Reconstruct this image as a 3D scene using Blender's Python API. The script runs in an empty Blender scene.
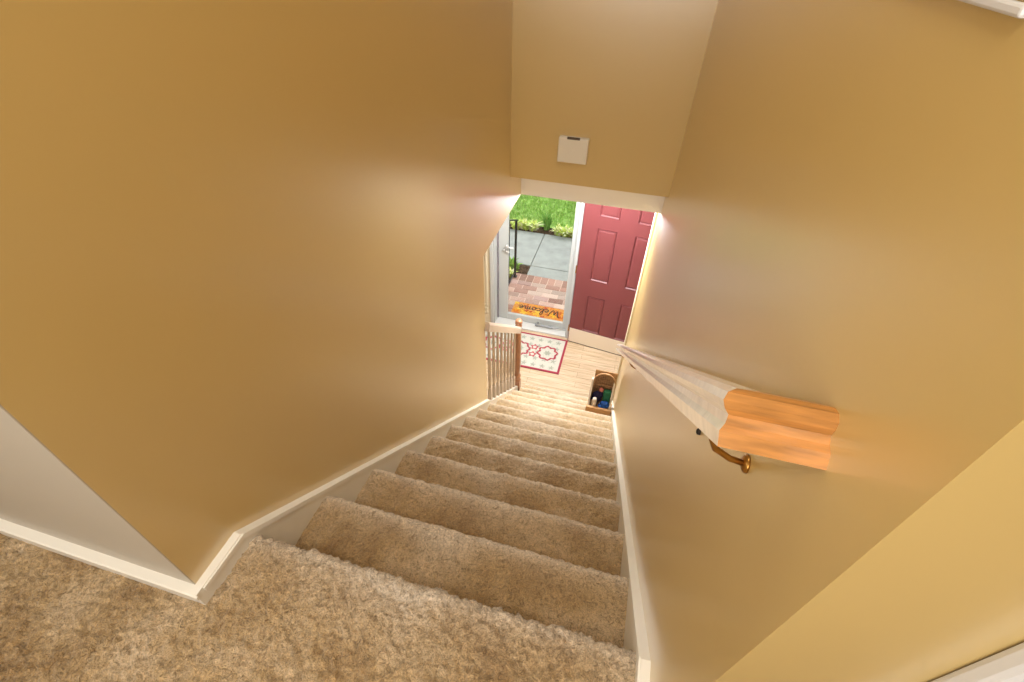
import bpy, bmesh, math, random
from mathutils import Vector, Matrix, noise
random.seed(7)
C = bpy.context.scene.collection
R = math.radians

# ------------------------------------------------------------------ measures
RUN, RISE, NST = 0.2219, 0.19, 14
WL, WR = -0.903, 0.018            # faces of the two stair walls
SL, SR = -0.885, 0.0              # inner faces of the skirt boards
FZ = -RISE * NST                  # foyer floor
YC = -0.147                       # corners of the stairwell at the landing
YH, ZH = 2.295, -0.067            # header wall over the stairs
YB, ZB = 2.575, -0.30             # bulkhead
YLE = 1.76                        # lower end of left wall
YRE = 2.95                        # lower end of right wall
HC = 2.40                         # upper ceiling
SLOPE = RISE / RUN


# ------------------------------------------------------------------ materials
def mat(name, col, rough=0.5, spec=0.5, metal=0.0, coat=0.0, bump=None, var=None, emit=None, trans=0.0, coat_rough=0.1):
    m = bpy.data.materials.new(name)
    m.use_nodes = True
    nt = m.node_tree
    b = nt.nodes['Principled BSDF']
    c = tuple(((v / 12.92) if v <= 0.04045 else ((v + 0.055) / 1.055) ** 2.4) for v in [x / 255 for x in col])
    b.inputs['Base Color'].default_value = (*c, 1)
    b.inputs['Roughness'].default_value = rough
    b.inputs['Specular IOR Level'].default_value = spec
    b.inputs['Metallic'].default_value = metal
    b.inputs['Coat Weight'].default_value = coat
    b.inputs['Coat Roughness'].default_value = coat_rough
    b.inputs['Transmission Weight'].default_value = trans
    tc = nt.nodes.new('ShaderNodeTexCoord')
    if var:
        sc, amt = var[0], var[1]
        n = nt.nodes.new('ShaderNodeTexNoise')
        n.inputs['Scale'].default_value = sc
        n.inputs['Detail'].default_value = 4
        if len(var) > 2:
            mp = nt.nodes.new('ShaderNodeMapping')
            mp.inputs['Scale'].default_value = var[2]
            nt.links.new(tc.outputs['Object'], mp.inputs['Vector'])
            nt.links.new(mp.outputs['Vector'], n.inputs['Vector'])
        else:
            nt.links.new(tc.outputs['Object'], n.inputs['Vector'])
        r = nt.nodes.new('ShaderNodeValToRGB')
        r.color_ramp.elements[0].position = 0.3
        r.color_ramp.elements[1].position = 0.7
        r.color_ramp.elements[0].color = (*[x * (1 - amt) for x in c], 1)
        r.color_ramp.elements[1].color = (*[min(1, x * (1 + amt)) for x in c], 1)
        nt.links.new(n.outputs['Fac'], r.inputs['Fac'])
        nt.links.new(r.outputs['Color'], b.inputs['Base Color'])
    if bump:
        n = nt.nodes.new('ShaderNodeTexNoise')
        n.inputs['Scale'].default_value = bump[0]
        n.inputs['Detail'].default_value = 5
        nt.links.new(tc.outputs['Object'], n.inputs['Vector'])
        bp = nt.nodes.new('ShaderNodeBump')
        bp.inputs['Strength'].default_value = bump[1]
        bp.inputs['Distance'].default_value = bump[2] if len(bump) > 2 else 0.002
        nt.links.new(n.outputs['Fac'], bp.inputs['Height'])
        nt.links.new(bp.outputs['Normal'], b.inputs['Normal'])
    if emit:
        b.inputs['Emission Color'].default_value = (*emit[0], 1)
        b.inputs['Emission Strength'].default_value = emit[1]
    return m


def attr_mat(name, rough=0.8, spec=0.3, attr='tint', bump=None):
    m = mat(name, (128, 128, 128), rough, spec, bump=bump)
    nt = m.node_tree
    a = nt.nodes.new('ShaderNodeVertexColor')
    a.layer_name = attr
    nt.links.new(a.outputs['Color'], nt.nodes['Principled BSDF'].inputs['Base Color'])
    return m


def carpet_mat():
    m = mat('carpet_pile', (176, 142, 102), 1.0, 0.1)
    nt = m.node_tree
    b = nt.nodes['Principled BSDF']
    b.inputs['Sheen Weight'].default_value = 0.35
    b.inputs['Sheen Roughness'].default_value = 0.5
    b.inputs['Sheen Tint'].default_value = (1, .93, .84, 1)
    tc = nt.nodes.new('ShaderNodeTexCoord')

    def nz(scale, detail=3, rough=.6):
        n = nt.nodes.new('ShaderNodeTexNoise')
        n.inputs['Scale'].default_value = scale
        n.inputs['Detail'].default_value = detail
        n.inputs['Roughness'].default_value = rough
        nt.links.new(tc.outputs['Object'], n.inputs['Vector'])
        return n

    def ramp(n, stops):
        r = nt.nodes.new('ShaderNodeValToRGB')
        e = r.color_ramp.elements
        while len(e) < len(stops):
            e.new(.5)
        for i, (p, c) in enumerate(stops):
            e[i].position = p
            e[i].color = (*c, 1)
        nt.links.new(n.outputs['Fac'], r.inputs['Fac'])
        return r
    big = ramp(nz(5, 3), [(.34, (.40, .25, .105)), (.5, (.57, .40, .205)), (.66, (.70, .53, .33))])
    tuft = nz(75, 4, .65)
    tuft.inputs['Distortion'].default_value = 1.6
    mid = ramp(tuft, [(.30, (.5, .44, .36)), (.46, (.97, .95, .92)), (.66, (1.22, 1.2, 1.17))])  # shade deep between the tufts is painted into the colour
    fine = ramp(nz(330, 2), [(.3, (.7, .67, .64)), (.6, (1.1, 1.1, 1.1))])

    def mul(a, c):
        x = nt.nodes.new('ShaderNodeMix')
        x.data_type = 'RGBA'
        x.blend_type = 'MULTIPLY'
        x.inputs[0].default_value = 1
        nt.links.new(a, x.inputs[6])
        nt.links.new(c, x.inputs[7])
        return x.outputs[2]
    light_wear = nt.nodes.new('ShaderNodeVertexColor')
    light_wear.layer_name = 'tint'
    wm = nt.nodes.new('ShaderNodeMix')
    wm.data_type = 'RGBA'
    nt.links.new(light_wear.outputs['Color'], wm.inputs[0])
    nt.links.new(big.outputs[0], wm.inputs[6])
    wm.inputs[7].default_value = (.80, .68, .53, 1)      # lit nosing fringe painted into the colour, plus the trodden path
    col = mul(mul(wm.outputs[2], mid.outputs[0]), fine.outputs[0])
    nt.links.new(col, b.inputs['Base Color'])
    n = nz(260, 4)
    bp0 = nt.nodes.new('ShaderNodeBump')
    bp0.inputs['Strength'].default_value = .9
    bp0.inputs['Distance'].default_value = .012
    nt.links.new(tuft.outputs['Fac'], bp0.inputs['Height'])
    bp = nt.nodes.new('ShaderNodeBump')
    bp.inputs['Strength'].default_value = .9
    bp.inputs['Distance'].default_value = .004
    nt.links.new(n.outputs['Fac'], bp.inputs['Height'])
    nt.links.new(bp0.outputs['Normal'], bp.inputs['Normal'])
    nt.links.new(bp.outputs['Normal'], b.inputs['Normal'])
    return m


def plank_mat():
    m = mat('oak_planks', (205, 165, 115), .3, .5)
    nt = m.node_tree
    b = nt.nodes['Principled BSDF']
    tc = nt.nodes.new('ShaderNodeTexCoord')
    br = nt.nodes.new('ShaderNodeTexBrick')
    br.offset = .43
    br.inputs['Scale'].default_value = 1
    br.inputs['Brick Width'].default_value = .9
    br.inputs['Row Height'].default_value = .075
    br.inputs['Mortar Size'].default_value = .0012
    br.inputs['Color1'].default_value = (.70, .55, .39, 1)
    br.inputs['Color2'].default_value = (.62, .46, .30, 1)
    br.inputs['Mortar'].default_value = (.25, .14, .07, 1)
    nt.links.new(tc.outputs['Object'], br.inputs['Vector'])
    mp = nt.nodes.new('ShaderNodeMapping')
    mp.inputs['Scale'].default_value = (2.5, 40, 1)
    nt.links.new(tc.outputs['Object'], mp.inputs['Vector'])
    n = nt.nodes.new('ShaderNodeTexNoise')
    n.inputs['Scale'].default_value = 2
    n.inputs['Detail'].default_value = 5
    nt.links.new(mp.outputs['Vector'], n.inputs['Vector'])
    r = nt.nodes.new('ShaderNodeValToRGB')
    r.color_ramp.elements[0].color = (.72, .68, .62, 1)
    r.color_ramp.elements[0].position = .3
    r.color_ramp.elements[1].color = (1.1, 1.1, 1.1, 1)
    r.color_ramp.elements[1].position = .65
    nt.links.new(n.outputs['Fac'], r.inputs['Fac'])
    x = nt.nodes.new('ShaderNodeMix')
    x.data_type = 'RGBA'
    x.blend_type = 'MULTIPLY'
    x.inputs[0].default_value = 1
    nt.links.new(br.outputs['Color'], x.inputs[6])
    nt.links.new(r.outputs[0], x.inputs[7])
    nt.links.new(x.outputs[2], b.inputs['Base Color'])
    return m


M = {}
M['wall'] = mat('olive_tan_paint', (204, 174, 106), .4, .5, coat=1.0, coat_rough=.29, bump=(220, .05, .001))
M['wall'].node_tree.nodes['Principled BSDF'].inputs['Coat IOR'].default_value = 2.3
M['hallwall'] = M['wall']
M['sheen_grey'] = mat('sheen_grey_wall', (182, 172, 154), .4, .5, bump=(220, .05, .001))  # grey grazing sheen on the tan hall wall, painted as colour
M['white_wall'] = mat('white_wall_paint', (244, 241, 240), .55, .4, bump=(220, .04, .001))
M['cream'] = mat('cream_paint', (226, 212, 184), .45, .4)
M['ceil'] = mat('ceiling_paint', (236, 232, 224), .8, .2)
M['trim'] = mat('white_trim_paint', (236, 231, 218), .3, .5)
M['carpet'] = carpet_mat()
M['planks'] = plank_mat()
M['red'] = mat('red_door_paint', (121, 59, 61), .45, .5)
M['kick'] = mat('satin_kick_plate', (232, 218, 198), .35, .5, metal=.1)
M['oak'] = mat('oak_varnish', (182, 124, 62), .3, .5, coat=.3, coat_rough=.35, var=(6, .28, (3, 22, 22)))
M['rail'] = mat('oak_rail_glare', (240, 228, 210), .3, .6, coat=1.0, coat_rough=.2, var=(5, .1, (22, 2, 22)))  # doorway glare painted in as a paler oak
M['newel'] = mat('brown_newel_varnish', (170, 118, 84), .35, .5, coat=.5, var=(6, .2, (20, 20, 3)))
M['baluster'] = mat('taupe_baluster_paint', (196, 178, 160), .4, .5)
M['brass'] = mat('brass', (176, 128, 60), .3, .5, metal=.9)
M['dark'] = mat('dark_metal', (40, 34, 30), .5, .4)
M['iron'] = mat('black_iron', (20, 20, 22), .45, .4)
M['plastic'] = mat('ivory_plastic', (226, 218, 200), .4, .5)
M['slot'] = mat('slot_shadow_grey', (96, 84, 72), .7, .2)
M['frame_white'] = mat('white_frame_paint', (214, 212, 208), .35, .5)
M['picture'] = mat('brown_picture', (96, 58, 24), .6, .3, var=(9, .5))
M['storm'] = mat('white_storm_door_enamel', (196, 198, 196), .35, .5)
M['gap'] = mat('dark_weather_strip', (140, 132, 138), .6, .3)
M['steel'] = mat('grey_steel', (150, 152, 154), .3, .5, metal=.6)
M['glass'] = None
M['concrete'] = mat('concrete', (166, 168, 164), .9, .2, bump=(60, .3, .003), var=(7, .12))
M['mulch'] = mat('dark_mulch', (84, 66, 54), 1, .1, bump=(45, 1, .03), var=(40, .55))
M['lawnbase'] = mat('lawn_soil', (150, 186, 96), 1, .1, var=(18, .35))
M['wicker'] = mat('wicker', (178, 140, 100), .6, .3, var=(40, .25))
M['wicker_dark'] = mat('wicker_weave', (152, 118, 88), .7, .3, var=(60, .35))
M['box_wood'] = mat('light_box_wood', (204, 158, 108), .45, .4, var=(6, .15, (3, 20, 20)))
M['green'] = mat('green_cloth', (48, 112, 84), .8, .2, var=(30, .2))
M['blue'] = mat('blue_cloth', (40, 96, 190), .7, .3, var=(40, .3))
M['navy'] = mat('navy_cloth', (38, 34, 66), .8, .2)
M['pale'] = mat('pale_plastic', (222, 210, 196), .4, .4)
M['pink'] = mat('pink_cloth', (214, 130, 122), .8, .2)
M['stucco'] = mat('outside_siding', (214, 206, 192), .7, .3)


def glass_mat():
    m = bpy.data.materials.new('clear_glass')
    m.use_nodes = True
    nt = m.node_tree
    out = nt.nodes['Material Output']
    nt.nodes.remove(nt.nodes['Principled BSDF'])
    t = nt.nodes.new('ShaderNodeBsdfTransparent')
    t.inputs[0].default_value = (.97, .98, .97, 1)
    g = nt.nodes.new('ShaderNodeBsdfGlossy')
    g.inputs['Roughness'].default_value = .02
    f = nt.nodes.new('ShaderNodeFresnel')
    f.inputs['IOR'].default_value = 1.35
    mx = nt.nodes.new('ShaderNodeMixShader')
    nt.links.new(f.outputs[0], mx.inputs[0])
    nt.links.new(t.outputs[0], mx.inputs[1])
    nt.links.new(g.outputs[0], mx.inputs[2])
    nt.links.new(mx.outputs[0], out.inputs['Surface'])
    return m


M['glass'] = glass_mat()


# ------------------------------------------------------------------ mesh helpers
class MB:
    def __init__(s):
        s.bm = bmesh.new()

    def box(s, x0, x1, y0, y1, z0, z1, bev=0.0, mtx=None):
        r = bmesh.ops.create_cube(s.bm, size=1)
        vs = r['verts']
        bmesh.ops.scale(s.bm, vec=(x1 - x0, y1 - y0, z1 - z0), verts=vs)
        bmesh.ops.translate(s.bm, vec=((x0 + x1) / 2, (y0 + y1) / 2, (z0 + z1) / 2), verts=vs)
        if bev:
            es = list({e for v in vs for e in v.link_edges})
            rb = bmesh.ops.bevel(s.bm, geom=es, offset=bev, segments=2, affect='EDGES', profile=.5)
            vs = list({v for f in rb['faces'] for v in f.verts} | {v for v in vs if v.is_valid})
        if mtx:
            bmesh.ops.transform(s.bm, matrix=mtx, verts=vs)
        return s

    def prism(s, pts, axis, a, b):
        """polygon pts (2d) extruded along axis from a to b"""
        def P(p, t):
            return {'x': (t, p[0], p[1]), 'y': (p[0], t, p[1]), 'z': (p[0], p[1], t)}[axis]
        A = [s.bm.verts.new(P(p, a)) for p in pts]
        B = [s.bm.verts.new(P(p, b)) for p in pts]
        n = len(pts)
        s.bm.faces.new(A)
        s.bm.faces.new(B[::-1])
        for i in range(n):
            s.bm.faces.new((A[i], B[i], B[(i + 1) % n], A[(i + 1) % n]))
        return s

    def sweep(s, prof, path, ups, close=True):
        """profile (u,v) swept along path; u along side vector, v along up"""
        rings = []
        for i, p in enumerate(path):
            p = Vector(p)
            a = Vector(path[max(i - 1, 0)])
            b = Vector(path[min(i + 1, len(path) - 1)])
            t = (b - a).normalized()
            up = Vector(ups[i] if isinstance(ups, list) else ups)
            side = t.cross(up).normalized()
            up = side.cross(t).normalized()
            rings.append([s.bm.verts.new(p + side * u + up * v) for u, v in prof])
        n = len(prof)
        for r0, r1 in zip(rings, rings[1:]):
            for j in range(n):
                s.bm.faces.new((r0[j], r0[(j + 1) % n], r1[(j + 1) % n], r1[j]))
        if close:
            s.bm.faces.new(rings[0][::-1])
            s.bm.faces.new(rings[-1])
        return s

    def tube(s, path, rad, seg=8):
        rads = rad if isinstance(rad, list) else [rad] * len(path)
        rings = []
        prev = Vector((0.13, 0.21, 0.97))
        for i, p in enumerate(path):
            p = Vector(p)
            t = (Vector(path[min(i + 1, len(path) - 1)]) - Vector(path[max(i - 1, 0)])).normalized()
            if abs(t.dot(prev)) > .95:
                prev = Vector((1, .1, .05)) if abs(t.x) < .8 else Vector((.05, 1, .1))
            u = (prev - t * prev.dot(t)).normalized()
            v = t.cross(u)
            prev = u
            rings.append([s.bm.verts.new(p + (u * math.cos(2 * math.pi * k / seg) + v * math.sin(2 * math.pi * k / seg)) * rads[i]) for k in range(seg)])
        for r0, r1 in zip(rings, rings[1:]):
            for j in range(seg):
                s.bm.faces.new((r0[j], r0[(j + 1) % seg], r1[(j + 1) % seg], r1[j]))
        s.bm.faces.new(rings[0][::-1])
        s.bm.faces.new(rings[-1])
        return s

    def lathe(s, prof, cx, cy, seg=20):
        rings = []
        for r, z in prof:
            rings.append([s.bm.verts.new((cx + r * math.cos(2 * math.pi * k / seg), cy + r * math.sin(2 * math.pi * k / seg), z)) for k in range(seg)])
        for r0, r1 in zip(rings, rings[1:]):
            for j in range(seg):
                s.bm.faces.new((r0[j], r0[(j + 1) % seg], r1[(j + 1) % seg], r1[j]))
        s.bm.faces.new(rings[0][::-1])
        s.bm.faces.new(rings[-1])
        return s

    def blob(s, c, rx, ry, rz, amp=.15, freq=20, sub=3, seed=0):
        r = bmesh.ops.create_icosphere(s.bm, subdivisions=sub, radius=1)
        for v in r['verts']:
            d = 1 + amp * noise.noise(Vector(v.co) * freq * .1 + Vector((seed * 3.1, seed, 0)))
            v.co = Vector((c[0] + v.co.x * rx * d, c[1] + v.co.y * ry * d, c[2] + v.co.z * rz * d))
        return s

    def build(s, name, m, parent=None, smooth=False, label=None, cat=None, group=None, kind=None):
        bmesh.ops.recalc_face_normals(s.bm, faces=s.bm.faces)
        me = bpy.data.meshes.new(name)
        s.bm.to_mesh(me)
        s.bm.free()
        o = bpy.data.objects.new(name, me)
        C.objects.link(o)
        me.materials.append(m)
        if smooth:
            for p in me.polygons:
                p.use_smooth = True
        if parent:
            o.parent = parent
            o.matrix_parent_inverse = Matrix.Translation(parent.location).inverted() if parent.type == 'EMPTY' else Matrix()
        tag(o, label, cat, group, kind)
        return o


def tag(o, label=None, cat=None, group=None, kind=None):
    if label:
        o['label'] = label
    if cat:
        o['category'] = cat
    if group:
        o['group'] = group
    if kind:
        o['kind'] = kind
    return o


def thing(name, loc, label, cat, group=None):
    o = bpy.data.objects.new(name, None)
    o.empty_display_size = .05
    C.objects.link(o)
    o.location = loc
    return tag(o, label, cat, group)


def struct(name, mb, m, parent=None, smooth=False, label=None):
    return mb.build(name, m, parent, smooth, label=label, kind=None if parent else 'structure')


def set_tint(o, fn):
    me = o.data
    a = me.color_attributes.new('tint', 'FLOAT_COLOR', 'POINT')
    for i, v in enumerate(me.vertices):
        a.data[i].color = (*fn(v.co), 1)


def lin(*c):
    return tuple(((v / 12.92) if v <= 0.04045 else ((v + 0.055) / 1.055) ** 2.4) for v in [x / 255 for x in c])


# ------------------------------------------------------------------ shell
# left stair wall: one slab, with the opening to the foyer under z = ZB past YLE
struct('wall_left', MB().prism([(YC + .002, FZ), (YLE, FZ), (YLE, ZB), (YB, ZB), (YB, HC), (YC + .002, HC)], 'x', WL - .115, WL), M['wall'])
struct('wall_right', MB().prism([(YC, FZ), (YRE, FZ), (YRE, ZB), (YB + .12, ZB), (YB + .12, HC), (YC, HC)], 'x', WR, WR + .115), M['wall'])
# upper hall
struct('wall_hall_left', MB().prism([(-3.0, YC), (WL, YC), (WL, YC + .002), (WL - .115, YC + .002), (WL - .115, YC + .1), (-3.0, YC + .1)], 'z', -.02, HC), M['sheen_grey'])
struct('wall_hall_right', MB().box(WR + .115, 2.0, YC, YC + .1, -.02, HC), M['hallwall'])
struct('wall_back', MB().box(-3.1, 2.1, -1.75, -1.65, -.1, HC), M['hallwall'])
struct('wall_hall_west', MB().box(-3.1, -3.0, -1.75, YC + .1, -.1, HC), M['hallwall'])
struct('wall_hall_east', MB().box(2.0, 2.1, -1.75, YC + .1, -.1, HC), M['hallwall'])
struct('ceiling', MB().box(-3.1, 2.1, -1.75, YB + .3, HC, HC + .1), M['ceil'])
# header wall over the foyer and the white bulkhead behind it
struct('wall_header', MB().box(WL, WR, YH, YB, ZH, HC), M['wall'])
struct('trim_1', MB().box(WL - .115, WR + .115, YB, YB + .12, ZB, HC), M['white_wall'])
# foyer
struct('ceiling_foyer', MB().prism([(-3.1, .6), (WL - .115, .6), (WL - .115, YB + .12), (1.3, YB + .12), (1.3, 4.2), (-3.1, 4.2)], 'z', ZB, ZB + .12), M['ceil'])
struct('wall_foyer_left', MB().box(-3.1, -3.0, .6, 4.2, FZ, ZB), M['cream'])
struct('wall_foyer_back', MB().box(-3.0, WL - .115, .6, .7, FZ, ZB), M['cream'])
struct('wall_foyer_right', MB().box(1.2, 1.3, YRE - .1, 4.2, FZ, ZB), M['cream'])
struct('wall_foyer_side', MB().box(WR + .115, 1.2, YRE - .1, YRE, FZ, ZB), M['cream'])
DX0, DX1, DZ = -1.53, -.60, FZ + 2.06
YF0, YF1 = 3.93, 4.09
w = MB()
w.box(-3.0, DX0, YF0, YF1, FZ, ZB).box(DX1, 1.2, YF0, YF1, FZ, ZB).box(DX0, DX1, YF0, YF1, DZ, ZB)
struct('wall_front', w, M['cream'])
# outside face of the house so the porch sees siding
struct('wall_outside', MB().box(-6, DX0, YF1, YF1 + .03, FZ - .4, .3).box(DX1 + .02, 5, YF1, YF1 + .03, FZ - .4, .3).box(DX0, DX1 + .02, YF1, YF1 + .03, DZ, .3), M['stucco'])
# wainscot panel left of the entrance
p = MB()
for (x0, x1, z0, z1) in ((-1.98, -1.60, FZ + .14, FZ + .23), (-1.98, -1.60, FZ + .26, FZ + 1.62)):
    p.box(x0, x1, YF0 - .012, YF0, z0, z0 + .02, .004).box(x0, x1, YF0 - .012, YF0, z1 - .02, z1, .004)
    p.box(x0, x0 + .02, YF0 - .012, YF0, z0, z1, .004).box(x1 - .02, x1, YF0 - .012, YF0, z0, z1, .004)
struct('trim_2', p, M['cream'])
# entrance casing and jambs
p = MB()
p.box(DX0 - .035, DX0, YF0 - .018, YF0, FZ, DZ + .06, .004).box(DX1, DX1 + .03, YF0 - .0, YF0 + .005, FZ, DZ, 0)
p.box(DX0, DX0 + .018, YF0 - .005, YF1 + .03, FZ, DZ).box(DX1 - .03, DX1, YF0 - .03, YF1 + .03, FZ, DZ)
p.box(DX0 - .035, DX1, YF0 - .018, YF0, DZ, DZ + .06, .004)
struct('trim_3', p, M['storm'])
struct('trim_4', MB().box(DX0 + .018, DX1 - .03, YF0 - .02, YF1 + .06, FZ, FZ + .018, .004), M['frame_white'])
# cream trim on the lower end of the right wall
struct('trim_5', MB().box(WR - .016, WR, YRE - .085, YRE + .015, FZ, ZB, .004).box(WR - .016, WR + .115, YRE, YRE + .015, FZ, ZB, .004), M['cream'])
# hall door casing at the right
struct('trim_6', MB().box(.147, .235, YC - .02, YC, 0, 2.08, .006).box(.165, .215, YC - .026, YC - .018, 0, 2.08, .003), M['frame_white'])


# ------------------------------------------------------------------ skirt boards
def top(y):
    return .05 if y < -.03 else .05 - SLOPE * (y + .03)


def skirt(name, xw, xi, yend, ydeep):
    """board with a bead on its top edge; level on the landing, then down the stairs"""
    b = MB()
    ya = YC
    pts = [(ya, -.0), (ya, .05), (-.03, .05), (yend, top(yend)), (yend, max(FZ, top(yend) - .3)), (.0, -.27), (-.0, -.02)]
    b.prism(pts, 'x', min(xw, xi), max(xw, xi))
    ob = struct(name, b, M['trim'])
    d = .004 if xi > xw else -.004
    c = MB()
    path = [(xi, ya, .042), (xi, -.03, .042), (xi, yend, top(yend) - .008)]
    c.sweep([(-.004, -.006), (.004, -.006), (.004, .006), (-.004, .006)], path, [(0, 0, 1)] * 3)
    struct('cap_bead', c, M['trim'], ob)
    return ob


skirt('baseboard_left', WL, SL, YLE, 0)
skirt('baseboard_right', WR, SR, YRE - .09, 0)
struct('baseboard_hall', MB().box(-3.0, SL, YC - .018, YC, 0, .05).box(-3.0, SL + .003, YC - .021, YC - .017, .036, .048), M['trim'])
struct('baseboard_hall_right', MB().box(SR, .147, YC - .018, YC, 0, .05, .002), M['trim'])
# closed stringer below the open balustrade
struct('trim_7', MB().prism([(YLE, top(YLE) - .02), (2.62, top(2.62) - .02), (2.62, FZ), (YLE, FZ)], 'x', WL - .025, SL), M['trim'])


# ------------------------------------------------------------------ carpet
def fuzz(p, n, amp=1.0):
    q = Vector(p)
    v = noise.noise(q * 55) * .0035 + noise.noise(q * 120 + Vector((5, 1, 2))) * .0035 + noise.noise(q * 12) * .003
    v += (random.random() - .5) * .003
    return q + Vector(n) * v * amp


def strip(name, prof, x0, x1, dx, parent, amp=1.0):
    """profile [(y,z)] extruded along x with shaggy displacement"""
    nx = int((x1 - x0) / dx)
    b = MB()
    nrm = []
    for i in range(len(prof)):
        a = prof[max(i - 1, 0)]
        c = prof[min(i + 1, len(prof) - 1)]
        t = Vector((0, c[0] - a[0], c[1] - a[1])).normalized()
        nrm.append(Vector((0, -t.z, t.y)))
    rows = []
    for i, (y, z) in enumerate(prof):
        rows.append([b.bm.verts.new(fuzz((x0 + (x1 - x0) * k / nx, y, z), nrm[i], amp)) for k in range(nx + 1)])
    for r0, r1 in zip(rows, rows[1:]):
        for k in range(nx):
            b.bm.faces.new((r0[k], r0[k + 1], r1[k + 1], r1[k]))
    return b


def step_profile(i, d):
    """tread of nosing i, its rounded nose and the riser below"""
    yb, yn, z = (i - 1) * RUN - .03, i * RUN, -i * RISE
    rr = .021
    pts = []
    n = max(2, int((yn - rr - yb) / d))
    for k in range(n):
        pts.append((yb + (yn - rr - yb) * k / n, z))
    for k in range(9):
        a = math.pi / 2 - math.pi * 1.0 * k / 8
        pts.append((yn - rr + rr * math.cos(a), z - rr + rr * math.sin(a)))
    yr = yn - .03
    pts.append((yr, z - 2 * rr - .004))
    z0, z1 = z - 2 * rr - .004, z - RISE
    n = max(2, int((z0 - z1) / d))
    for k in range(1, n + 1):
        pts.append((yr, z0 + (z1 - z0) * k / n))
    return pts


def nose_light_wear(i):
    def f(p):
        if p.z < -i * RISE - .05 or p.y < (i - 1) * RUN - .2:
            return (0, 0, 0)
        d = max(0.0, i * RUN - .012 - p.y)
        w = math.exp(-d / .024) * .85 + .75 * math.exp(-(d / .10) ** 2) * math.exp(-((p.x + .5) / .2) ** 2) * max(0, .6 + noise.noise(Vector((p.x * 7, p.y * 7, i * 3.3))))  # first term paints the lit nosing fringe, second is the trodden path
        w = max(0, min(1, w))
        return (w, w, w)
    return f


# landing floor: fine in front of the camera, coarse further away
lp = []
yy = -.85
while yy < -.022:
    lp.append((yy, 0))
    yy += .0048
full = step_profile(0, .0055)
k0 = next(i for i, q in enumerate(full) if q[0] >= -.0215)
prof = lp + full[k0:]
lm = strip('floor', prof, -1.75, SR + .002, .0052, None, 1.9)
# trim away what lies inside the left wall's base
for v in [v for v in lm.bm.verts if v.co.x < SL and v.co.y > YC + .03]:
    lm.bm.verts.remove(v)
lm.box(-3.0, -1.75, -1.65, YC + .02, -.1, -.001).box(-1.75, SR, -1.65, -.85, -.1, -.001).box(SR, 2.0, -1.65, YC + .02, -.1, -.001)
set_tint(struct('floor', lm, M['carpet'], smooth=True), nose_light_wear(0))
st = thing('staircase', (-.44, 1.4, FZ), 'carpeted staircase of shaggy tan steps going down to the entrance', 'staircase')
for i in range(1, NST):
    d = .007 if i < 6 else .009
    xl = SL - .001 if i < 12 else -.866
    set_tint(strip('step', step_profile(i, d), xl, SR + .001, d, None, 1.2).build('step', M['carpet'], st, smooth=True), nose_light_wear(i))
# foyer floor
struct('floor_foyer', MB().box(-3.0, 1.2, .7, YF0 - .02, FZ - .06, FZ), M['planks'])

# ------------------------------------------------------------------ handrail on the right wall
hr = thing('handrail', (WR, -.08, .72), 'varnished oak handrail running down the right wall with a wood return at its top end', 'handrail')
# profile: u outward from the wall, v up; moulded rail with a finger groove on each side
RP = [(-.026, -.030), (-.028, -.012), (-.022, -.004), (-.020, .006), (-.027, .013), (-.031, .022), (-.027, .031), (-.016, .036),
      (.016, .036), (.027, .031), (.031, .022), (.027, .013), (.020, .006), (.022, -.004), (.028, -.012), (.026, -.030)]
RP = [(u * .8, v * .8) for u, v in RP]
RX, YRC = -.049, -.034             # rail axis, corner of the return
rz = lambda y: (.754) - SLOPE * (y - YRC)
ca, sa = math.cos(math.atan(SLOPE)), math.sin(math.atan(SLOPE))
UPV, UPH = Vector((0, sa, ca)), Vector((0, -ca, sa))
CORN = Vector((RX, YRC, rz(YRC)))


def loft(name, rings, m, parent, label):
    b = MB()
    rr = [[b.bm.verts.new(p) for p in ring] for ring in rings]
    n = len(rr[0])
    for r0, r1 in zip(rr, rr[1:]):
        for k in range(n):
            b.bm.faces.new((r0[k], r0[(k + 1) % n], r1[(k + 1) % n], r1[k]))
    b.bm.faces.new(rr[0][::-1])
    b.bm.faces.new(rr[-1])
    return b.build(name, m, parent, label=label)


mitre = [CORN + Vector((-u, 0, 0)) + UPH * u + UPV * v for u, v in RP]
far = [Vector((RX - u, 2.5, rz(2.5))) + UPV * v for u, v in RP]
wallend = [Vector((WR, YRC, rz(YRC))) + UPH * u + UPV * v for u, v in RP]
loft('rail', [far, mitre], M['rail'], hr, 'long oak rail paled by painted glare, with a groove along its side')
loft('rail_return', [mitre, wallend], M['oak'], hr, 'orange oak return piece meeting the wall')
for yb in (.05, 1.42, 2.4):
    zz = rz(yb) - .026
    b = MB()
    b.tube([(RX + .012, yb, zz + .006), (RX + .014, yb, zz - .03), (RX + .024, yb, zz - .05), (RX + .045, yb, zz - .063), (WR - .004, yb, zz - .066)], .0042, 10)
    bk = b.build('bracket', M['brass'], hr, smooth=True, label='brass bracket')
    pb = MB()
    pb.tube([(WR, yb, zz - .066), (WR - .003, yb, zz - .066), (WR - .006, yb, zz - .066)], [.012, .012, .008], 16)
    pb.build('bracket_rose', M['brass'], bk, smooth=True)
MB().tube([(WR, .25, .40), (WR - .005, .25, .40), (WR - .007, .25, .40)], [.006, .006, .003], 10).build(
    'wall_screw', M['dark'], label='dark screw head in the right wall just below the handrail', cat='screw')

# ------------------------------------------------------------------ chime box on the header wall
ch = thing('door_chime', (-.542, YH, .07), 'ivory rectangular chime box on the tan wall over the entrance', 'door chime')
MB().box(-.624, -.460, YH - .034, YH, .068, .205, .006).build('cover', M['plastic'], ch)
MB().box(-.578, -.508, YH - .0345, YH - .02, .196, .2056, .001).build('slot', M['slot'], ch, label='dark slot in the top edge')

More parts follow.
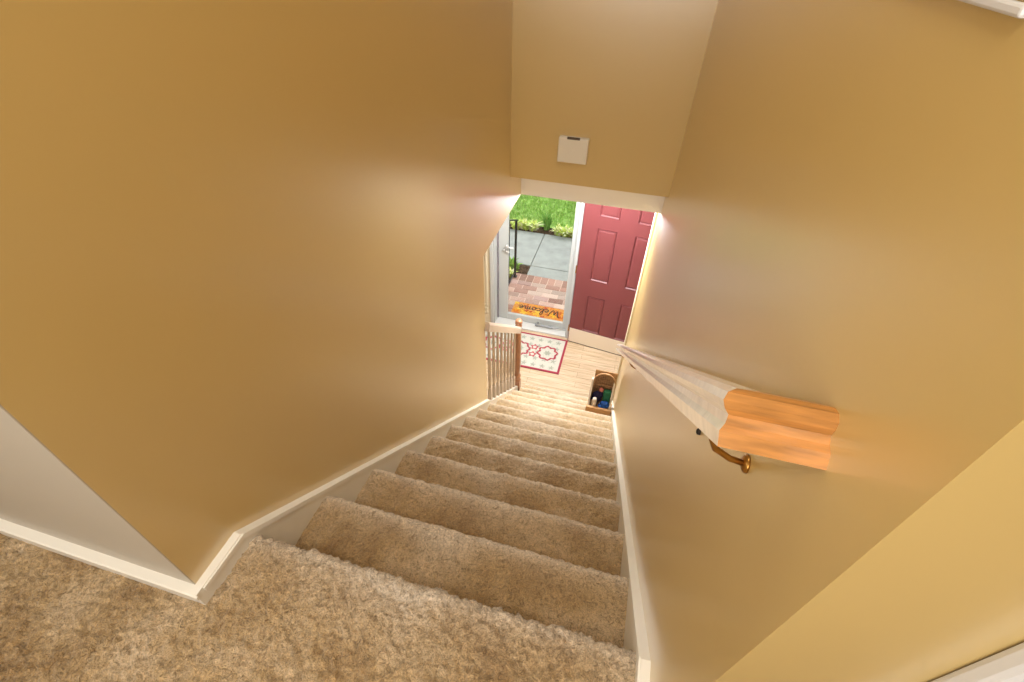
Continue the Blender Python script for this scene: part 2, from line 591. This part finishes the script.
# ------------------------------------------------------------------ picture frame high on the right wall
PX, PY1, PY0, PZ = WR - .006, .135, .044, 1.0515
pf = thing('picture_frame', (WR, .05, PZ), 'white framed brown picture hung high on the right wall, cut by the photo corner', 'picture')
MB().box(PX, WR, PY0, PY1 + .28, PZ, PZ + .007, .002).box(PX, WR, PY0, PY0 + .014, PZ + .018, PZ + .5, .003)\
    .box(PX, WR, PY1 + .262, PY1 + .28, PZ + .018, PZ + .5, .003).box(PX, WR, PY0, PY1 + .28, PZ + .482, PZ + .5, .003).build('frame', M['frame_white'], pf)
MB().box(PX + .003, WR, PY0 + .014, PY1 + .266, PZ + .010, PZ + .482).build('print', M['picture'], pf)

# ------------------------------------------------------------------ balustrade at the foot of the stairs
bl = thing('balustrade', (-.9, 2.2, FZ), 'short wooden balustrade with taupe balusters at the foot of the stairs', 'balustrade')
rl = lambda y: -.80 - SLOPE * (y - YLE)
BX = -.905
MB().sweep([(-.03, -.03), (.03, -.03), (.03, .012), (.022, .028), (-.022, .028), (-.03, .012)], [(BX, YLE + .001, rl(YLE)), (BX, 2.625, rl(2.625))], (0, 0, 1)).build('top_rail', M['baluster'], bl)
for k in range(8):
    y = YLE + .075 + .098 * k
    zb, zt = top(y) - .03, rl(y) - .025
    r = .014
    b = MB()
    b.box(BX - r, BX + r, y - r, y + r, zb - .02, zb + .14, .002)
    b.lathe([(.010, zb + .13), (.013, zb + .15), (.009, zb + .165), (.0135, zb + .24), (.011, zb + .45), (.0085, zt)], BX, y, 12)
    b.build('baluster', M['baluster'], bl, smooth=False)
NY = 2.655
b = MB()
b.box(BX - .034, BX + .034, NY - .034, NY + .034, FZ, -2.20, .004)
b.lathe([(.034, -2.2), (.036, -2.185), (.026, -2.17), (.034, -2.15), (.036, -2.13), (.024, -2.10), (.028, -2.05), (.031, -1.95), (.027, -1.7), (.024, -1.53), (.030, -1.52), (.024, -1.50)], BX, NY, 20)
nw = b.build('newel_post', M['newel'], bl, label='brown turned newel post')
b = MB()
b.lathe([(.024, -1.5), (.031, -1.495), (.032, -1.485), (.029, -1.478), (.031, -1.47), (.026, -1.46), (.012, -1.455)], BX, NY, 20)
b.build('newel_cap', M['newel'], nw, smooth=True)

# ------------------------------------------------------------------ wicker caddy near the foot of the stairs
TB = -11 * RISE
yf, yb = 2.37, 2.492
cb = thing('wicker_basket', (-.1, 2.43, TB), 'wicker caddy with an arched hoop standing low on the stairs by the right wall', 'basket')
bz = TB + .007
MB().box(-.212, -.003, yf - .012, yb + .006, bz, bz + .012, .003).build('bottom', M['box_wood'], cb)
MB().box(-.220, -.003, yf - .016, yf + .008, bz, TB + .078, .007).build('front_rim', M['box_wood'], cb, label='brown front rim')
for x0, x1, x2 in ((-.212, -.196, -.188), (-.030, -.016, -.030)):
    b = MB()
    b.prism([(yf + .008, bz + .012), (yb, bz + .012), (yb, TB + .30), (yb - .02, TB + .30), (yf + .008, TB + .078)], 'x', x0, x1)
    b.build('side_panel', M['pale'], cb)
MB().box(-.194, -.012, yb, yb + .008, bz + .012, TB + .395, .002).build('back_panel', M['wicker'], cb)
b = MB()
hc, hw = -.104, .086
yh = yb - .014
zs_ = TB + .285
hp = [(hc - hw, yh, TB + .03)] + [(hc + hw * math.cos(a), yh, zs_ + .095 * math.sin(a)) for a in [math.pi - math.pi * k / 16 for k in range(17)]] + [(hc + hw, yh, TB + .03)]
b.tube(hp, .008, 8)
hoop = b.build('hoop', M['wicker'], cb, smooth=True)
b = MB()
for k in range(9):
    xx = hc - .072 + .018 * k
    b.tube([(xx, yh, TB + .12), (xx, yh + .002, zs_ + .095 * math.sqrt(max(0, 1 - ((xx - hc) / hw) ** 2)))], .0032, 6)
for k in range(10):
    z = TB + .20 + .018 * k
    hwz = hw if z < zs_ else hw * math.sqrt(max(0.02, 1 - ((z - zs_) / .095) ** 2))
    b.tube([(hc - hwz, yh, z), (hc, yh + .003 if k % 2 else yh - .003, z), (hc + hwz, yh, z)], .0034, 6)
b.build('weave', M['wicker_dark'], hoop)
b = MB()
b.box(-.188, -.026, yh - .008, yh + .004, TB + .243, TB + .258, .003)
b.build('cross_band', M['wicker_dark'], hoop)
fl = bz + .012
MB().box(-.096, -.034, 2.425, 2.465, fl, TB + .225, .01).build('cloth_bundle', M['green'], label='folded green bundle on the right inside the wicker caddy', cat='cloth')
b = MB()
for k, (x, y, z, r) in enumerate(((-.075, 2.40, .075, .02), (-.048, 2.402, .088, .019), (-.1, 2.40, .068, .019), (-.062, 2.402, .115, .018), (-.086, 2.404, .105, .019), (-.066, 2.40, .05, .02))):
    b.blob((x, y, TB + z), r * 1.2, r * .95, r * 1.1, .3, 14, 3, k)
b.build('cloth', M['blue'], smooth=True, label='crumpled bright blue cloth at the front of the wicker caddy', cat='cloth')
b = MB()
b.blob((-.150, 2.44, TB + .12), .040, .024, .075, .35, 16, 3, 4).blob((-.116, 2.445, TB + .165), .022, .02, .04, .3, 18, 3, 9)
b.build('glove', M['navy'], smooth=True, label='dark navy knit item at the left inside the wicker caddy', cat='clothing')
b = MB()
b.blob((-.118, 2.448, TB + .215), .018, .016, .02, .3, 18, 3, 2)
b.build('sock', M['pink'], smooth=True, label='small pink cloth peeking above the navy item in the wicker caddy', cat='cloth')
b = MB()
b.lathe([(.019, fl), (.020, fl + .01), (.020, TB + .125), (.017, TB + .138), (.016, TB + .15), (.004, TB + .152)], -.158, 2.40, 18)
b.build('canister', M['pale'], smooth=True, label='small cream canister in the front left of the wicker caddy', cat='container')

# ------------------------------------------------------------------ red front door, swung open against the front wall
dr = bpy.data.objects.new('door_1', None)
C.objects.link(dr)
dr.location = (-.585, 3.90, FZ + .012)
dr.rotation_euler = (0, 0, R(-7.5))
dr['kind'] = 'structure'
dr['label'] = 'red six panel front door standing open against the wall'
DW, DH, DT = .865, 2.03, .044


def dpart(mb, name, m, parent=dr, label=None, smooth=False):
    o = mb.build(name, m, None, smooth, label=label)
    o.parent = parent
    return o


b = MB()
xs = [0, .155, .345, .52, .71, DW]
zs = [0, .215, .70, .91, 1.51, 1.64, 1.88, DH]
# leaf faces with sunk raised panels on the room side (-y)
b.box(0, DW, -DT + .008, 0, 0, DH)
for i in range(len(xs) - 1):
    for j in range(len(zs) - 1):
        pan = i in (1, 3) and j in (1, 3, 5)
        if not pan:
            b.box(xs[i], xs[i + 1], -DT, -DT + .009, zs[j], zs[j + 1])
bmesh.ops.remove_doubles(b.bm, verts=b.bm.verts, dist=.0001)
leaf = dpart(b, 'door_leaf', M['red'])
for i in (1, 3):
    for j in (1, 3, 5):
        x0, x1, z0, z1 = xs[i], xs[i + 1], zs[j], zs[j + 1]
        b = MB()
        o_, q_ = .004, .03
        A = [b.bm.verts.new((x, -DT + .0075, z)) for x, z in ((x0 + .001, z0 + .001), (x1 - .001, z0 + .001), (x1 - .001, z1 - .001), (x0 + .001, z1 - .001))]
        A1 = [b.bm.verts.new((x, -DT - .004, z)) for x, z in ((x0 + .004, z0 + .004), (x1 - .004, z0 + .004), (x1 - .004, z1 - .004), (x0 + .004, z1 - .004))]
        A2 = [b.bm.verts.new((x, -DT + .006, z)) for x, z in ((x0 + .014, z0 + .014), (x1 - .014, z0 + .014), (x1 - .014, z1 - .014), (x0 + .014, z1 - .014))]
        B = [b.bm.verts.new((x, -DT + .0002, z)) for x, z in ((x0 + .032, z0 + .032), (x1 - .032, z0 + .032), (x1 - .032, z1 - .032), (x0 + .032, z1 - .032))]
        for P0, P1 in ((A, A1), (A1, A2), (A2, B)):
            for k in range(4):
                b.bm.faces.new((P0[k], P0[(k + 1) % 4], P1[(k + 1) % 4], P1[k]))
        b.bm.faces.new(B)
        dpart(b, 'panel', M['red'], leaf)
dpart(MB().box(.006, DW - .006, -DT - .003, -DT, .004, .205, .001), 'kick_plate', M['kick'], label='pale metal kick plate')
dpart(MB().box(.002, DW - .002, -DT + .004, -.004, -.01, 0), 'sweep', M['dark'])
for z in (.2, 1.0, 1.8):
    dpart(MB().tube([(-.006, -DT - .004, z - .045), (-.006, -DT - .004, z + .045)], .006, 10), 'hinge', M['brass'])
b = MB()
b.lathe([(.028, 0), (.028, .006), (.012, .012), (.012, .03), (.026, .042), (.028, .055), (.018, .066), (.002, .068)], 0, 0, 18)
bmesh.ops.transform(b.bm, matrix=Matrix.Translation((DW - .07, -DT, .92)) @ Matrix.Rotation(R(90), 4, 'X'), verts=b.bm.verts)
dpart(b, 'door_knob', M['brass'], smooth=True)

# ------------------------------------------------------------------ white storm door with its glass
sd = bpy.data.objects.new('door_2', None)
C.objects.link(sd)
sd.location = (-1.05, 4.05, FZ)
sd['kind'] = 'structure'
sd['label'] = 'white storm door with one clear glass pane'
SX0, SX1, SZ0, SZ1 = -1.495, -.632, FZ + .022, FZ + 2.04
ys0, ys1 = 4.035, 4.07


def spart(mb, name, m, parent=sd, label=None, smooth=False):
    return mb.build(name, m, parent, smooth, label=label)


spart(MB().box(SX0, -1.385, ys0, ys1, SZ0, SZ1, .004), 'stile', M['storm'])
spart(MB().box(-.695, SX1, ys0, ys1, SZ0, SZ1, .004), 'stile', M['storm'])
spart(MB().box(-1.385, -.695, ys0, ys1, SZ0, FZ + .105, .004), 'bottom_rail', M['storm'])
spart(MB().box(-1.385, -.695, ys0, ys1, SZ1 - .1, SZ1, .004), 'top_rail', M['storm'])
spart(MB().box(-1.386, -.694, 4.05, 4.054, FZ + .1, SZ1 - .098), 'glass_pane', M['glass'])
spart(MB().box(SX0 - .016, SX0 - .001, ys0 - .012, ys1, SZ0, SZ1), 'hinge_strip', M['gap'])
for z in (.42, 1.0, 1.35):
    spart(MB().tube([(SX0 - .008, ys0 - .016, FZ + z - .03), (SX0 - .008, ys0 - .016, FZ + z + .03)], .008, 8), 'hinge', M['steel'])
b = MB()
b.tube([(-1.43, ys0 + .002, -1.66), (-1.43, ys0 - .02, -1.66)], .012, 10)
hl = spart(b, 'lock_knob', M['frame_white'], smooth=True)
b = MB()
b.tube([(-1.40, ys0 + .002, -1.60), (-1.40, ys0 - .035, -1.60), (-1.385, ys0 - .045, -1.60), (-1.315, ys0 - .05, -1.60)], .009, 10)
b.tube([(-1.40, ys0 + .002, -1.665), (-1.40, ys0 - .03, -1.665), (-1.365, ys0 - .04, -1.665)], .007, 10)
spart(b, 'handle', M['frame_white'], smooth=True)
b = MB()
b.tube([(-1.02, 3.99, FZ + .045), (-.80, 3.99, FZ + .045)], .013, 12)
b.tube([(-.80, 3.99, FZ + .045), (-.64, 3.99, FZ + .045)], .005, 8)
b.box(-1.0, -.98, 3.985, ys0, FZ + .035, FZ + .055)
spart(b, 'closer', M['steel'], smooth=False)

# ------------------------------------------------------------------ rug
RGX0, RGX1, RGY0, RGY1 = -1.62, -.585, 3.282, 3.858
b = MB()
nx, ny = 230, 128
rows = []
for j in range(ny + 1):
    rows.append([b.bm.verts.new((RGX0 + (RGX1 - RGX0) * i / nx, RGY0 + (RGY1 - RGY0) * j / ny, FZ + .009)) for i in range(nx + 1)])
for j in range(ny):
    for i in range(nx):
        b.bm.faces.new((rows[j][i], rows[j][i + 1], rows[j + 1][i + 1], rows[j + 1][i]))
# thickness
ret = bmesh.ops.extrude_face_region(b.bm, geom=list(b.bm.faces))
for v in [g for g in ret['geom'] if isinstance(g, bmesh.types.BMVert)]:
    v.co.z = FZ + .001
rug = b.build('area_rug', attr_mat('rug_wool', .95, .1, bump=(300, .4, .003)), label='cream patterned rug with a red border on the foyer floor', cat='rug')
RC = [(-.775, 3.575), (-1.10, 3.575), (-1.43, 3.575)]


def rugcol(p):
    x, y = p.x, p.y
    e = min(x - RGX0, RGX1 - x, y - RGY0, RGY1 - y)
    cream, red, grey, pink = lin(204, 200, 188), lin(158, 58, 74), lin(162, 164, 150), lin(184, 92, 94)
    if e < .026:
        return red
    n1 = noise.noise(Vector((x * 22, y * 22, 1)))
    n2 = noise.noise(Vector((x * 60, y * 60, 4)))
    for (cx, cy) in RC:
        dx, dy = x - cx, y - cy
        a = math.atan2(dy, dx)
        d = math.hypot(dx, dy)
        rr = .105 + .010 * math.sin(a * 8)
        if abs(d - rr) < .013 + .006 * n2:
            return red if n2 > -.1 else pink
        if d < .035 + .008 * math.sin(a * 6):
            return grey
        if d < rr:
            return tuple(.75 * u + .25 * v for u, v in zip(cream, grey)) if n2 > .15 else cream
    for cx in (-.94, -1.265):
        for sy in (-1, 1):
            d = math.hypot(x - cx, y - 3.575 - sy * .062)
            a = math.atan2(y - 3.575 - sy * .062, x - cx)
            if .020 < d < .040 + .008 * math.sin(a * 5):
                return pink if n2 > -.2 else red
    # scattered grey sprigs on a lattice
    gx, gy = (x * 9.5) % 1 - .5, ((y - 3.3) * 9.5) % 1 - .5
    if math.hypot(gx, gy) < .22 + .1 * math.sin(math.atan2(gy, gx) * 5) and (.03 < e):
        return grey
    return cream if n1 < .35 else tuple(.8 * u + .2 * v for u, v in zip(cream, grey))


set_tint(rug, rugcol)

# ------------------------------------------------------------------ outside
PZ0 = FZ - .12                     # porch top
GZ = FZ - .28                      # walkway top
# brick porch: one slab whose bricks are modelled
b = MB()
tints = {}
bricks = []


def brick(x0, x1, y0, y1, z0, z1):
    n0 = len(b.bm.verts)
    g = .004
    b.box(x0 + g, x1 - g, y0 + g, y1 - g, z0, z1 + random.uniform(-.002, .002), .003)
    b.bm.verts.ensure_lookup_table()
    base = random.choice([(196, 160, 146), (184, 142, 128), (206, 178, 164), (172, 132, 118), (190, 156, 148)])
    k = random.uniform(.88, 1.1)
    bricks.append((n0, len(b.bm.verts), lin(*[min(255, c * k) for c in base])))


PX0, PX1, PYF = -1.62, .75, 5.25
y = 4.11
r = 0
while y < 5.08 - .02:
    x = PX0 - (.1 if r % 2 else 0)
    while x < PX1:
        brick(max(x, PX0), min(x + .205, PX1), y, y + .097, PZ0 - .06, PZ0)
        x += .205
    y += .097
    r += 1
x = PX0
while x < PX1 - .01:
    brick(x, min(x + .1035, PX1), 5.08, PYF, PZ0 - .06, PZ0)
    x += .1035
x = PX0
while x < PX1 - .01:
    brick(x, min(x + .205, PX1), PYF - .09, PYF, GZ - .02, PZ0 - .065)
    x += .205
b.box(PX0 + .004, PX1 - .004, 4.10, PYF - .004, GZ - .05, PZ0 - .004)
bm_n = len(b.bm.verts)
tl = [lin(150, 140, 132)] * bm_n
for n0, n1, c in bricks:
    for k in range(n0, n1):
        tl[k] = c
po = struct('floor_porch', b, attr_mat('brick', .9, .2, bump=(120, .4, .003)))
a = po.data.color_attributes.new('tint', 'FLOAT_COLOR', 'POINT')
for k, c in enumerate(tl):
    a.data[k].color = (*c, 1)

# doormat
MX0, MX1, MY0, MY1 = -1.418, -.722, 4.13, 4.568
b = MB()
nx, ny = 140, 90
rows = []
for j in range(ny + 1):
    rows.append([b.bm.verts.new((MX0 + (MX1 - MX0) * i / nx, MY0 + (MY1 - MY0) * j / ny, PZ0 + .014)) for i in range(nx + 1)])
for j in range(ny):
    for i in range(nx):
        b.bm.faces.new((rows[j][i], rows[j][i + 1], rows[j + 1][i + 1], rows[j + 1][i]))
ret = bmesh.ops.extrude_face_region(b.bm, geom=list(b.bm.faces))
for v in [g for g in ret['geom'] if isinstance(g, bmesh.types.BMVert)]:
    v.co.z = PZ0 + .003
dm = thing('doormat', (-1.07, 4.35, PZ0), 'orange leaf patterned welcome mat outside the storm door', 'doormat')
mo = b.build('mat_pile', attr_mat('coir', .95, .1, bump=(400, .5, .003)), dm)
leaves = []
for k in range(70):
    leaves.append((random.uniform(MX0, MX1), random.uniform(MY0, MY1), random.uniform(.03, .065), random.uniform(0, 6.28),
                   random.choice([(222, 150, 40), (206, 112, 40), (232, 182, 60), (178, 66, 36), (214, 134, 60), (190, 92, 34)])))


def matcol(p):
    c = (212, 140, 64)
    for (x, y, r, a, col) in leaves:
        d = math.hypot(p.x - x, p.y - y)
        t = math.atan2(p.y - y, p.x - x) + a
        if d < r * (.72 + .28 * math.cos(5 * t)):
            c = col
    k = 1 + .12 * noise.noise(Vector((p.x * 90, p.y * 90, 0)))
    return lin(*[min(255, q * k) for q in c])


set_tint(mo, matcol)
# brush-script word, turned to be read on arrival
GL = {
    'W': [[(0, .95), (.10, 1.0), (.16, .7), (.22, .05), (.34, .35), (.42, .75), (.48, .1), (.58, .05), (.74, .6), (.80, 1.0)]],
    'e': [[(0, .2), (.18, .28), (.28, .42), (.2, .5), (.08, .4), (.05, .18), (.14, .02), (.26, .05), (.38, .2)]],
    'l': [[(0, .2), (.16, .5), (.24, .9), (.16, 1.02), (.08, .8), (.08, .2), (.16, .02), (.28, .2)]],
    'c': [[(.28, .42), (.18, .5), (.06, .38), (.04, .16), (.14, .02), (.26, .06), (.36, .2)]],
    'o': [[(.2, .48), (.06, .38), (.04, .14), (.16, .0), (.28, .12), (.28, .36), (.2, .48), (.26, .38), (.4, .4)]],
    'm': [[(0, .4), (.06, .46), (.08, .0), (.09, .3), (.18, .46), (.24, .38), (.24, .0), (.25, .3), (.34, .46), (.41, .38), (.41, .08), (.48, .02), (.56, .2)]],
}
ADV = {'W': .84, 'e': .36, 'l': .27, 'c': .34, 'o': .40, 'm': .55}
b = MB()
cur = 0
word = 'Welcome'
total = sum(ADV[c] for c in word)
sc = .56 / total
hs = .125
cxm, cym = -1.07, 4.475


def smooth_path(pts, k=5):
    out = []
    for i in range(len(pts) - 1):
        p0, p1, p2, p3 = pts[max(i - 1, 0)], pts[i], pts[i + 1], pts[min(i + 2, len(pts) - 1)]
        for j in range(k):
            t = j / k
            out.append(tuple(.5 * ((2 * p1[d]) + (-p0[d] + p2[d]) * t + (2 * p0[d] - 5 * p1[d] + 4 * p2[d] - p3[d]) * t * t + (-p0[d] + 3 * p1[d] - 3 * p2[d] + p3[d]) * t ** 3) for d in (0, 1)))
    out.append(pts[-1])
    return out


for c in word:
    for stroke in GL[c]:
        pp = smooth_path([(q[0] + cur, q[1]) for q in stroke])
        b.tube([(cxm - ((q[0] - total / 2) * sc), cym - (q[1] - .3) * hs, PZ0 + .0145) for q in pp], [.0078] * len(pp), 6)
    cur += ADV[c]
for v in b.bm.verts:
    v.co.z = PZ0 + .014 + max(-.001, (v.co.z - PZ0 - .0145) * .25)
b.build('lettering', mat('black_print', (34, 26, 20), .9, .2), dm, label='black brush script reading Welcome')

# walkway slabs
sl = []
for (x0, x1, y0, y1) in ((-1.484, -.20, 5.262, 5.728), (-1.484, -.20, 5.740, 6.755), (-2.80, -1.494, 5.740, 6.755), (-4.1, -2.81, 5.740, 6.755), (-.19, 1.1, 5.740, 6.755)):
    o = MB().box(x0, x1, y0, y1, GZ - .1, GZ, .006).build('walkway_slab', M['concrete'], kind='structure')
struct('ground', MB().box(-7, 5, 4.15, 16, GZ - .16, GZ - .035), M['mulch'])
# mulch bed between the walk and the lawn, and the small bed by the porch
def bumpy(x0, x1, y0, y1, z, d, amp, fr):
    b = MB()
    nx, ny = int((x1 - x0) / d), int((y1 - y0) / d)
    rows = [[b.bm.verts.new((x0 + (x1 - x0) * i / nx, y0 + (y1 - y0) * j / ny, z + amp * noise.noise(Vector((i * d * fr, j * d * fr, 3))))) for i in range(nx + 1)] for j in range(ny + 1)]
    for j in range(ny):
        for i in range(nx):
            b.bm.faces.new((rows[j][i], rows[j][i + 1], rows[j + 1][i + 1], rows[j + 1][i]))
    return b


struct('ground_bed', bumpy(-5, 3, 6.757, 7.25, GZ - .02, .035, .02, 14), M['mulch'])
struct('ground_bed', bumpy(-3, -1.63, 4.2, 5.735, GZ - .02, .03, .02, 14), M['mulch'])
struct('ground_bed', bumpy(-1.63, -1.487, 5.255, 5.735, GZ - .02, .02, .02, 14), M['mulch'])


def lerp(a, b, t):
    return tuple(x + (y - x) * t for x, y in zip(a, b))


def blades(b, x, y, z, n, spread, h, wd, lean, cols, tl):
    for _ in range(n):
        a = random.uniform(0, 6.283)
        r0 = spread * math.sqrt(random.random())
        px, py = x + r0 * math.cos(a), y + r0 * math.sin(a)
        hh = h * random.uniform(.6, 1.15)
        a2 = random.uniform(0, 6.283)
        l = lean * random.uniform(.3, 1.2)
        ox, oy = math.cos(a2) * l * hh, math.sin(a2) * l * hh
        sx, sy = -math.sin(a2) * wd / 2, math.cos(a2) * wd / 2
        c = random.choice(cols)
        k = random.uniform(.8, 1.15)
        c = tuple(min(1, q * k) for q in c)
        v = [b.bm.verts.new((px - sx * .6, py - sy * .6, z)), b.bm.verts.new((px + sx * .6, py + sy * .6, z)),
             b.bm.verts.new((px + ox * .4 + sx, py + oy * .4 + sy, z + hh * .6)), b.bm.verts.new((px + ox * .4 - sx, py + oy * .4 - sy, z + hh * .6)),
             b.bm.verts.new((px + ox, py + oy, z + hh * (1 - .3 * l)))]
        b.bm.faces.new((v[0], v[1], v[2], v[3]))
        b.bm.faces.new((v[3], v[2], v[4]))
        tl.extend([c] * 5)


leafmat = attr_mat('leaf', .6, .3)


def foliage(b, tl, name, **kw):
    o = b.build(name, leafmat, **kw)
    a = o.data.color_attributes.new('tint', 'FLOAT_COLOR', 'POINT')
    for k, c in enumerate(tl):
        a.data[k].color = (*c, 1)
    return o


GR = [lin(168, 206, 98), lin(186, 218, 112), lin(150, 194, 86), lin(200, 224, 132), lin(178, 208, 124)]
struct('ground_lawn', bumpy(-7, 5, 6.98, 15.9, GZ + .0, .12, .02, 3), M['lawnbase'])
b, tl = MB(), []
for _ in range(5200):
    x, y = random.uniform(-3.6, .3), 7.06 + 2.6 * random.random()
    blades(b, x, y, GZ - .0, 4, .03, .085, .010, .6, GR, tl)
foliage(b, tl, 'lawn_grass', label='bright green mown lawn beyond the walkway', cat='grass', kind='stuff')


def clump(x, y, z, label, cols, n=75, h=.17, wd=.034, spread=.07, lean=.8, name='variegated_plant', group=None):
    b, tl = MB(), []
    blades(b, x, y, z, n, spread, h, wd, lean, cols, tl)
    return foliage(b, tl, name, label=label, cat='plant', group=group)


YG = [lin(222, 230, 120), lin(240, 238, 176), lin(190, 216, 96), lin(246, 242, 204), lin(210, 224, 110)]
gz = GZ - .02
gp = 'variegated plants along the walkway'
clump(-2.02, 6.84, gz, 'yellow green plant nearest the black railing across the walkway', YG, group=gp)
clump(-1.86, 6.86, gz, 'yellow green plant second from the railing across the walkway', YG, group=gp)
clump(-1.72, 6.87, gz, 'yellow green plant just left of the green grass tuft', YG, group=gp)
clump(-1.27, 6.84, gz, 'pale yellow plant just right of the green grass tuft', YG, group=gp)
clump(-1.13, 6.82, gz, 'pale yellow plant in the middle of the three right of the tuft', YG, group=gp)
clump(-.98, 6.82, gz, 'pale yellow plant beside the storm door right stile', YG, group=gp)
clump(-1.50, 6.95, gz, 'upright dark green grass tuft in the mulch between yellow plants',
      [lin(128, 178, 80), lin(150, 196, 96), lin(112, 162, 70)], 90, .34, .014, .05, .4, 'grass_tuft')
clump(-1.74, 5.62, gz, 'green leafy plant behind the black railing post', [lin(110, 160, 50), lin(140, 180, 60), lin(90, 136, 44)], 70, .14, .03, .1)
clump(-1.72, 5.36, gz, 'small yellow green plant at the foot of the black railing', YG, 40, .16, .03, .06)

# iron railing on the porch edge
ir = thing('porch_railing', (-1.576, 5.0, PZ0), 'black iron railing on the left edge of the brick porch', 'railing')
RY0, RY1, RXX = 4.80, 5.15, -1.585
MB().box(RXX - .014, RXX + .014, RY1 - .014, RY1 + .014, PZ0, -1.90, .002).build('post', M['iron'], ir)
MB().box(RXX - .03, RXX + .03, RY1 - .03, RY1 + .03, PZ0, PZ0 + .008, .002).build('post_foot', M['iron'], ir)
MB().box(RXX - .009, RXX + .009, RY0 - .009, RY0 + .009, PZ0 + .09, -1.72, .002).build('baluster', M['iron'], ir)
MB().box(RXX - .009, RXX + .009, 4.42, 4.438, PZ0 + .09, -1.55, .002).build('baluster', M['iron'], ir)
MB().sweep([(-.016, -.008), (.016, -.008), (.016, .008), (-.016, .008)], [(RXX, 4.2, -1.43), (RXX, RY0, -1.718), (RXX, RY1 + .03, -1.905)], (0, 0, 1)).build('top_rail', M['iron'], ir)
MB().sweep([(-.01, -.008), (.01, -.008), (.01, .008), (-.01, .008)], [(RXX, 4.2, PZ0 + .12), (RXX, RY1, PZ0 + .09)], (0, 0, 1)).build('bottom_rail', M['iron'], ir)

# ------------------------------------------------------------------ light
wd = bpy.data.worlds.new('World')
bpy.context.scene.world = wd
wd.use_nodes = True
nt = wd.node_tree
bg = nt.nodes['Background']
bg.inputs[0].default_value = (.88, .95, 1.0, 1)
bg.inputs[1].default_value = 1.3


def area(name, loc, rot, sx, sy, power, col, spread=180):
    l = bpy.data.lights.new(name, 'AREA')
    l.shape = 'RECTANGLE'
    l.size, l.size_y = sx, sy
    l.energy = power
    l.color = col
    l.spread = R(spread)
    o = bpy.data.objects.new(name, l)
    C.objects.link(o)
    o.location = loc
    o.rotation_euler = [R(a) for a in rot]
    return o


sun = bpy.data.lights.new('sun', 'SUN')
sun.energy = 2.2
sun.angle = R(12)
sun.color = (1, .96, .88)
so = bpy.data.objects.new('sun', sun)
C.objects.link(so)
so.rotation_euler = (R(-42), 0, R(-12))
# hall ceiling lamp behind the camera
area('hall_lamp', (-.45, -.95, 2.36), (0, 0, 0), .5, .5, 20, (1, .90, .76))
# added fill over the stairs to brighten the walls
area('stair_fill', (-.45, .6, 2.37), (0, 0, 0), .5, .5, 8, (1, .96, .9))
# added fill under the foyer ceiling, brightens the floor
area('foyer_fill', (-.62, 3.1, ZB - .02), (0, 0, 0), .5, .5, 32, (.92, .96, 1))
# added point fill in the foyer, sends light up the stair walls
pl_ = bpy.data.lights.new('foyer_fill_point', 'POINT')
pl_.energy = 60
pl_.shadow_soft_size = .06
pl_.color = (.90, .95, 1.0)
plo = bpy.data.objects.new('foyer_fill_point', pl_)
C.objects.link(plo)
plo.location = (-.46, 3.0, -.42)
# added cool fills: one behind the camera, one at the hall's left end
area('hall_fill', (-.45, -1.63, 1.35), (90, 0, 0), 1.0, 1.2, 25, (.90, .94, 1))
area('hall_fill', (-2.95, -.9, 1.4), (0, -90, 0), 1.1, .9, 12, (.88, .94, 1))

# ------------------------------------------------------------------ camera
cam = bpy.data.cameras.new('camera')
co = bpy.data.objects.new('camera', cam)
C.objects.link(co)
cam.sensor_fit = 'HORIZONTAL'
cam.sensor_width = 36
cam.lens = 472.018 / 1024 * 36
cam.clip_start = .02
yw, pt, rl_ = -0.25312, 0.73460, 0.022859
f = Vector((math.sin(yw) * math.cos(pt), math.cos(yw) * math.cos(pt), -math.sin(pt)))
x = Vector((math.cos(yw), -math.sin(yw), 0))
u = x.cross(f)
xr = x * math.cos(rl_) + u * math.sin(rl_)
ur = u * math.cos(rl_) - x * math.sin(rl_)
mw = Matrix.Identity(4)
for i in range(3):
    mw[i][0], mw[i][1], mw[i][2] = xr[i], ur[i], -f[i]
mw.translation = Vector((-.18383, -.35064, 1.09156))
co.matrix_world = mw
S = bpy.context.scene
S.camera = co
S.view_settings.view_transform = 'Standard'
S.view_settings.look = 'None'
S.view_settings.exposure = 0
S.view_settings.gamma = 1
S.view_settings.use_curve_mapping = False
